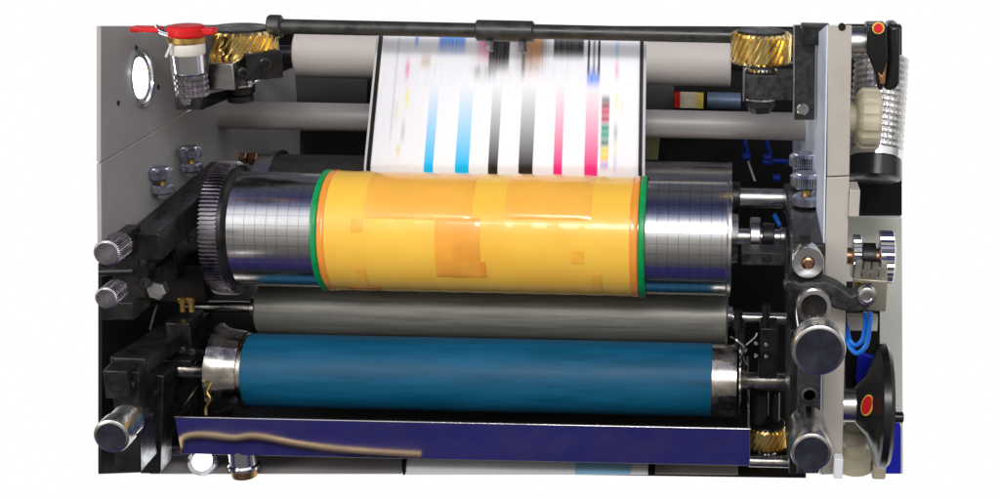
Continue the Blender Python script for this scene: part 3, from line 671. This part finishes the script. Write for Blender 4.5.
# big adjusting knobs
def knob(name, label, px, py, rpx, Y, Lb, grp):
    p = at(px, py, Y); r = rpx*(p-CAM).length/F*.985
    k = thing(name, label, 'knob', p, grp)
    MB().lathe(p, Y3, [(0, r-2.6), (1.2, r-.6), (3, r), (Lb*.45, r), (Lb*.5, r-1.5), (Lb, r*.9), (Lb+1, r*.8)], 72).done('chrome_body', 'steel', k)
    MB().lathe(p, -Y3, [(-1, r-2.8), (.5, r-3.2), (.7, 0)], 72).done('face_disc', mat('navy_face', (.016, .018, .028), .38, .0, .4, 50, .12, dirt=(.05, .05, .055, .6)), k)
    MB().cyl(p+Y3*Lb, p+Y3*(Lb+(22 if px < 500 else 60)), 4.5, n=24).done('stem', 'bronze', k)
    return k
knob('adjusting_knob', 'largest chrome rimmed knob with a dark face on the right supports', 819, 351, 27.5, -262, 26, 'dark faced adjusting knobs')
knob('adjusting_knob', 'chrome knob with a dark face at the bottom right beside the tray', 811.5, 453, 21, -240, 62, 'dark faced adjusting knobs')
knob('adjusting_knob', 'chrome knob with a dark face at the lower left edge', 111, 437, 17, -235, 36, 'dark faced adjusting knobs')

# ================================================================== right supports
q0, q1 = at(810, 243, -150), at(802, 207, -20); q1.x = q0.x-2; hh = 20
rs_ = thing('slide_rail', 'dark steel slide rail carrying the bright thumb screws on the right', 'machine rail', q0)
MB().bar(q0-Z3*10, q1-Z3*10+Vector((0, 60, 8)), 27, 20).done('rail_bar', 'black_steel', rs_, 1.2)
MB().box(at(807, 272, -152)+Y3*10, (29, 24, 52)).done('end_block', 'black_casting', rs_, 1.2)
MB().box(at(805, 243, -156), (9, 14, 10)).done('slot', 'interior', rs_)
p = at(808, 263, -180)
MB().lathe(p, -Y3, [(-20, 13), (-2, 14.2), (0, 13.6), (0, 6), (-1.5, 5.5)], 48).done('lock_disc', 'chrome', rs_)
MB().lathe(p, -Y3, [(-3, 5.6), (1.6, 5.2), (2.4, 3.6), (1.2, 3), (1.2, 0)], 24).done('centre_screw', 'bronze', rs_)
MB().prism([at(787, 248, -100), at(796, 248, -100), at(796, 320, -100), at(787, 320, -100)], (0, 60, 0)).done('inner_plate', 'black_steel', rs_, 1)
p = at(814, 307, -195)
MB().lathe(p, -Y3, [(-18, 14), (-2, 15.4), (0, 14.8), (0, 11.5), (-7, 10.5), (-7, 10.4)], 48).done('ring_boss', 'steel', rs_)
MB().lathe(p, -Y3, [(-9, 11), (-6.5, 10.5), (-6.5, 0)], 48).done('boss_recess', 'black_plastic', rs_)
# casting arm and air cylinder
ca = thing('lever', 'curved black cast lever arm reaching right to the air cylinder', 'lever', at(830, 295, -185))
pts = [(786, 278), (800, 283), (826, 281), (838, 286), (852, 296), (864, 290), (874, 289), (876, 300), (868, 310), (852, 313), (834, 309), (824, 298), (800, 292), (787, 291)]
MB().prism([at(a, b, -178) for a, b in pts], (0, 20, 0)).done('arm_body', 'black_casting', ca, 2.2)
p = at(867, 296, -182); MB().lathe(p, -Y3, [(-6, 8.5), (2, 8), (3, 6), (3, 4.5), (1.5, 4), (1.5, 0)], 32).done('pivot_bolt', 'steel', ca)
p = at(789, 285, -178); MB().lathe(p, -Y3, [(-6, 5), (3, 5), (4, 3.6)], 24).done('pivot_pin', 'black_steel', ca)
p = at(869, 292, -140)
ac = thing('air_cylinder', 'small beige metal air cylinder block behind the black lever arm', 'air cylinder', p)
R_ = Matrix.Rotation(math.radians(-8), 3, 'Z')
bmx = MB()
for k_ in (-1.5, -.5, .5, 1.5): bmx.box(p+R_@Vector((k_*7.6, 22, 1)), (6.6, 50, 29 if abs(k_) > 1 else 26), R_)
bmx.done('cylinder_body', mat('beige_metal', (.34, .31, .24), .4, .5, .1, 40, .05), ac, 1.2)
MB().box(p-Y3*5, (31, 8, 30), R_).done('end_cap', mat('beige_metal_cap', (.34, .31, .24), .35, .5, .1, 40, .05), ac, 1.5)
for dx in (-11, 11):
    for dz in (-10.5, 10.5):
        q = p+Vector((dx, -8, dz)); MB().cyl(q+Y3*2, q-Y3*1.8, 3.2, n=20, ch=.6).done('corner_screw', 'dull_brass' if dx < 0 else 'steel', ac)
MB().box(at(862, 322, -120), (28, 10, 14)).done('mount_plate', 'beige_paint', ac, .6)
# blue hoses
hs = MB().tube([at(870, 312, -150), at(869.5, 325, -152), at(866, 345, -155), at(857, 353, -155), at(850, 347, -150), at(846, 336, -140), at(845, 322, -110)], 2.3).done('air_hose', 'blue_hose')
hs['label'] = 'outer bright blue air hose looping down from the air cylinder'; hs['category'] = 'hose'
hs = MB().tube([at(865, 312, -146), at(865, 325, -148), at(862, 340, -150), at(855, 345, -150), at(849, 338, -145), at(847, 325, -120)], 2.1).done('air_hose', 'blue_hose')
hs['label'] = 'inner bright blue air hose, smaller of the two loops under the air cylinder'; hs['category'] = 'hose'
# lower right support
r2s = thing('roller_support', 'black support block with a socket screw between the two dark faced knobs', 'machine bracket', at(803, 470, -160))
MB().prism([at(798, 362, -165), at(821, 362, -165), at(819, 474, -165), at(797, 474, -165)], (0, 55, 0)).done('front_block', 'black_casting', r2s, 1.5)
MB().prism([at(790, 330, -140), at(798, 330, -140), at(797, 474, -140), at(789, 474, -140)], (0, 90, 0)).done('inner_plate', 'black_steel', r2s, 1)
p = at(809.5, 395, -166); MB().lathe(p, -Y3, [(-1, 8.2), (.8, 8), (1, 5.5), (-1.5, 5.2), (-1.5, 0)], 32).done('socket_screw', 'dark_grey', r2s)
MB().box(at(838, 466, -160), (8, 12, 20)).done('white_clip', 'white_paper', r2s, .8)
MB().box(at(768, 350, 0), (18, 34, 60)).done('bearing_cap', 'black_steel', r2s, 1.5)
MB().box(at(740, 345, 10), (10, 24, 46)).done('wiper_holder', 'black_steel', r2s, 1.2)
MB().cyl(at(766, 314, -5)-Z3*12, at(766, 314, -5)+Z3*10, 4, n=20).done('cap_screw', 'black_plastic', r2s)
MB().cyl(at(738, 318, -5)-Z3*12, at(738, 318, -5)+Z3*8, 4.5, n=20).done('cap_screw', 'black_plastic', r2s)
MB().cyl(at(759, 420, 25)-Z3*2, at(759, 392, 25), 10, n=30).done('vertical_spindle', 'black_plastic', r2s)
MB().cyl(at(775, 420, 25)-Z3*2, at(775, 392, 25), 5, n=30).done('vertical_spindle', 'black_plastic', r2s)
for px, py in ((756, 343), (766, 344), (756, 355), (766, 356), (745, 350)):
    q = at(px, py, -22); MB().cyl(q-Y3*2, q+Y3*2, 2, n=12, ch=.4).done('grub_screw', 'chrome', r2s)
wp = MB(); wp.tube([at(731, 337, -20), at(737, 340, -30), at(744, 347, -30), at(742, 356, -28), at(747, 365, -26)], 1.1, 8); wp.tube([at(746, 345, -30), at(755, 337, -26), at(757, 333, -24)], 1.0, 8)
o = wp.done('spring_wire', 'steel'); o['label'] = 'thin bent wire spring at the right end of the blue roller'; o['category'] = 'spring'
# blue tubes and fittings deep inside at the right
for i, (pp, lb_) in enumerate((([(744, 128), (745, 142), (747, 152), (747, 158)], 'left of the two dark blue tubes hanging behind the grey tube'),
                               ([(765, 128), (766, 140), (769, 150), (770, 156)], 'right dark blue tube hanging behind the grey tube with a fitting'))):
    o = MB().tube([at(a, b, 260) for a, b in pp], 2.6).done('air_tube', 'dark_hose'); o['label'] = lb_; o['category'] = 'tube'
vf = thing('tube_fitting', 'dark blue plastic elbow fittings inside between the tubes and the thumb screws', 'pipe fitting', at(775, 162, 240))
MB().tube([at(766, 163, 240), at(777, 161, 240), at(790, 162, 240)], 3).done('cross_tube', 'dark_hose', vf)
for px, py in ((747, 157), (768, 158), (777, 178), (767, 162)):
    q = at(px, py, 238); MB().cyl(q-X3*5, q+X3*4, 4.4, n=16, ch=1).done('elbow', 'dark_hose', vf)
MB().tube([at(748, 161, 240), at(751, 170, 240), at(755, 181, 240)], 1.3, 8).done('thin_wire', 'white_tape', vf)
hs = MB().tube([at(774, 214, 60), at(778, 222, 58), at(780, 226, 55)], 2.4).done('air_tube', 'blue_hose'); hs['label'] = 'short bright blue tube end between the spindle and the steel stub'; hs['category'] = 'tube'

# ================================================================== outside the right frame
dk = thing('drive_box', 'black housing behind the silver duct to the right of the side frame', 'housing', at(875, 215, 60))
MB().prism([at(846, 26, 60), at(902, 26, 60), at(902, 216, 60), at(846, 216, 60)], (0, 15, 0)).done('housing_body', 'interior', dk, 1)
MB().prism([at(846, 300, 20), at(880, 300, 20), at(880, 412, 20), at(846, 412, 20)], (0, 60, 0)).done('lower_housing', 'interior', dk, 1)
pcv = thing('cover_panel', 'pale green white cover panel at the far right behind the handwheel', 'panel', at(885, 440, 70))
MB().prism([at(848, 218, 130), at(902, 218, 130), at(903, 474, 130), at(838, 474, 130)], (0, 10, 0)).done('panel_body', 'pale_cover', pcv, 1)
o = MB().prism([at(858, 352, 5), at(884, 362, 5), at(891, 392, 5), at(901, 428, 5), at(901, 474, 5), at(884, 474, 5), at(875, 440, 5), at(856, 380, 5)], (0, 8, 0)).done('blue_panel', 'blue_panel', None, .6)
o['label'] = 'bright blue slanted panel right behind the black handwheel'; o['category'] = 'panel'
cg = thing('valve_casting', 'stepped cream metal casting at the bottom right under the handwheel shaft', 'casting', at(858, 470, -20))
MB().lathe(at(857, 418, -10), -Z3, [(0, 12), (10, 12), (12, 16), (24, 16), (26, 11), (38, 11), (40, 18), (58, 18)], 40).done('casting_body', 'cream_plastic', cg)
MB().box(at(878, 462, -5), (14, 30, 26)).done('casting_foot', 'cream_plastic', cg, 2)
# handwheel
hx = at(843, 405, -60); AX = X3
hw = thing('handwheel', 'black handwheel with a red oval emblem on a steel hub at the lower right', 'handwheel', hx)
Lx = lambda px: at(px, 407, -60).x-hx.x
MB().lathe(hx-X3*6, AX, [(0, 17), (Lx(856)+6, 17)], 40).done('steel_hub', 'steel', hw)
MB().lathe(hx, AX, [(Lx(854), 16), (Lx(857), 20), (Lx(866), 30), (Lx(873), 50), (Lx(874), 56), (Lx(877), 61), (Lx(884), 62), (Lx(888), 58), (Lx(888), 0)], 72).done('wheel_disc', 'black_plastic', hw)
ep = hx+X3*Lx(864)+Vector((0, -29, 13)); en = Vector((-.8, -1, .5)).normalized()
def oval(mb, c, n, a, b, th):
    xx = Vector((0, 0, 1)).cross(n).normalized(); zz = n.cross(xx)
    mb.prism([c+xx*(a*math.cos(q*math.pi/16))+zz*(b*math.sin(q*math.pi/16)) for q in range(32)], n*th); return mb
oval(MB(), ep-en*1, en, 6.4, 10.4, 2.2).done('emblem_rim', 'yellow_ink', hw)
oval(MB(), ep, en, 5.2, 9.2, 2).done('red_emblem', 'red', hw)
MB().cyl(hx+Vector((Lx(886), -20, -3)), hx+Vector((Lx(901), -20, -3)), 5.5, n=24, ch=1).done('handle_pin', 'black_plastic', hw)
# upper lever with emblem
lx = at(850, 42, -60)
lv = thing('hand_lever', 'black hand lever with a red oval emblem at the top right corner', 'lever', lx)
MB().cyl(at(846, 43, -60)-X3*6, Vector((at(868, 43, -60).x, lx.y, lx.z)), 14.5, n=40).done('steel_hub', 'steel', lv)
MB().prism([at(a, b, -90) for a, b in ((867, 25), (887, 25), (888, 58), (883, 90), (879, 91), (875, 72), (867, 52))], (0, 26, 0)).done('lever_arm', 'black_plastic', lv, 4)
MB().prism([at(a, b, -84) for a, b in ((888, 25), (901, 25), (900, 84), (896, 91), (884, 91), (888, 60))], (0, 34, 0)).done('rim_segment', 'black_plastic', lv, 4)
e2 = at(878.5, 28, -92); oval(MB(), e2, Vector((-.25, -1, .1)).normalized(), 5.4, 5.2, 1.6).done('emblem_rim', 'yellow_ink', lv); oval(MB(), e2-Y3*.4, Vector((-.25, -1, .1)).normalized(), 4.2, 4.2, 2).done('red_emblem', 'red', lv)
MB().prism([at(a, b, -93) for a, b in ((878, 72), (882, 76), (887, 62), (885, 84), (880, 84))], (0, 6, 0)).done('worn_edge', 'bronze', lv, .6)
# silver duct
da = at(879, 166, -15); db = at(892, 40, -15)
dv = (db-da); dv = (dv.normalized()+Vector((.0, .12, 0))).normalized(); dl = (db-da).length
du = thing('flexible_duct', 'ribbed silver duct with a bright ring and black lower end at the far right', 'duct', da)
dirn = (Vector((.06, .42, .90))).normalized(); base = at(875, 156, 0)
prof = []
for k_ in range(15): prof += [(6+k_*6.2, 24), (6+k_*6.2+1.6, 27), (6+k_*6.2+4.2, 27), (6+k_*6.2+5.8, 24)]
MB().lathe(base, dirn, prof, 90, True, lambda i, n, tt: 1+.03*(((i*7) % 5)/5-.5)).done('ribbed_hose', 'duct', du, 0, 25)
MB().lathe(base, dirn, [(-3, 26), (-2, 27.5), (5, 27.5), (6, 25)], 60).done('clamp_ring', 'chrome', du)
MB().lathe(base, dirn, [(-24, 23), (-22, 27), (-3, 26)], 60).done('black_end', 'black_plastic', du)
# cream lobed knob
p = at(851, 119, -105)
lk = thing('lobed_knob', 'cream plastic lobed knob standing out beside the silver duct', 'knob', p)
MB().lathe(p-X3*2, X3, [(-4, 13), (10, 13)], 32).done('knob_shaft', 'cream_plastic', lk)
MB().lathe(p, X3, [(4, 22), (7, 27), (9, 28.5), (22, 28.5), (25, 26), (26, 20)], 96, True, lambda i, n, tt: 1-.05*(math.cos(i/n*2*math.pi*12) > .3)).done('knob_body', 'cream_plastic', lk)
# pair of knurled chrome discs
p = at(851, 256, -70)
dp = thing('knurled_dial', 'pair of bright knurled discs on one shaft right of the beige side frame', 'dial', p)
sx = lambda px: at(px, 256, -70).x-p.x
MB().lathe(p, X3, [(sx(846), 8), (sx(886), 8)], 32).done('dial_shaft', 'bronze', dp)
for a, b_, r in ((851, 861, 20.5), (877, 893, 25)):
    MB().lathe(p, X3, [(sx(a), r-2), (sx(a)+1.2, r), (sx(b_)-1.2, r), (sx(b_), r-2), (sx(b_), r-8)], 72, True, kf).done('dial_disc', 'chrome', dp)
MB().lathe(p, X3, [(sx(862), 13), (sx(875), 13)], 32).done('dial_sleeve', 'black_steel', dp)

# ================================================================== under the tray at the left
p = atz(203, 461, -222)
ul_ = thing('round_lamp', 'bright white lamp under the left end of the metal tray', 'lamp', p)
MB().lathe(p, Vector((0, -.7, .5)), [(-4, 15), (2, 15), (2, 12.6)], 40).done('lamp_rim', 'glass_ring', ul_)
MB().lathe(p, Vector((0, -.7, .5)), [(0, 12.5), (3, 9), (5, 0)], 40, False).done('lens', 'lamp_on', ul_)
p = at(244, 466, -60)
bf = thing('brass_fitting', 'short brass and chrome fitting hanging under the tray near the lamp', 'pipe fitting', p)
MB().lathe(p+Z3*22, -Z3, [(0, 14), (18, 14), (20, 15.5), (23, 15.5), (24, 13)], 32).done('chrome_collar', 'chrome', bf)
MB().lathe(p, -Z3, [(0, 13.5), (10, 12.5), (11, 10)], 32).done('brass_body', 'dull_brass', bf)
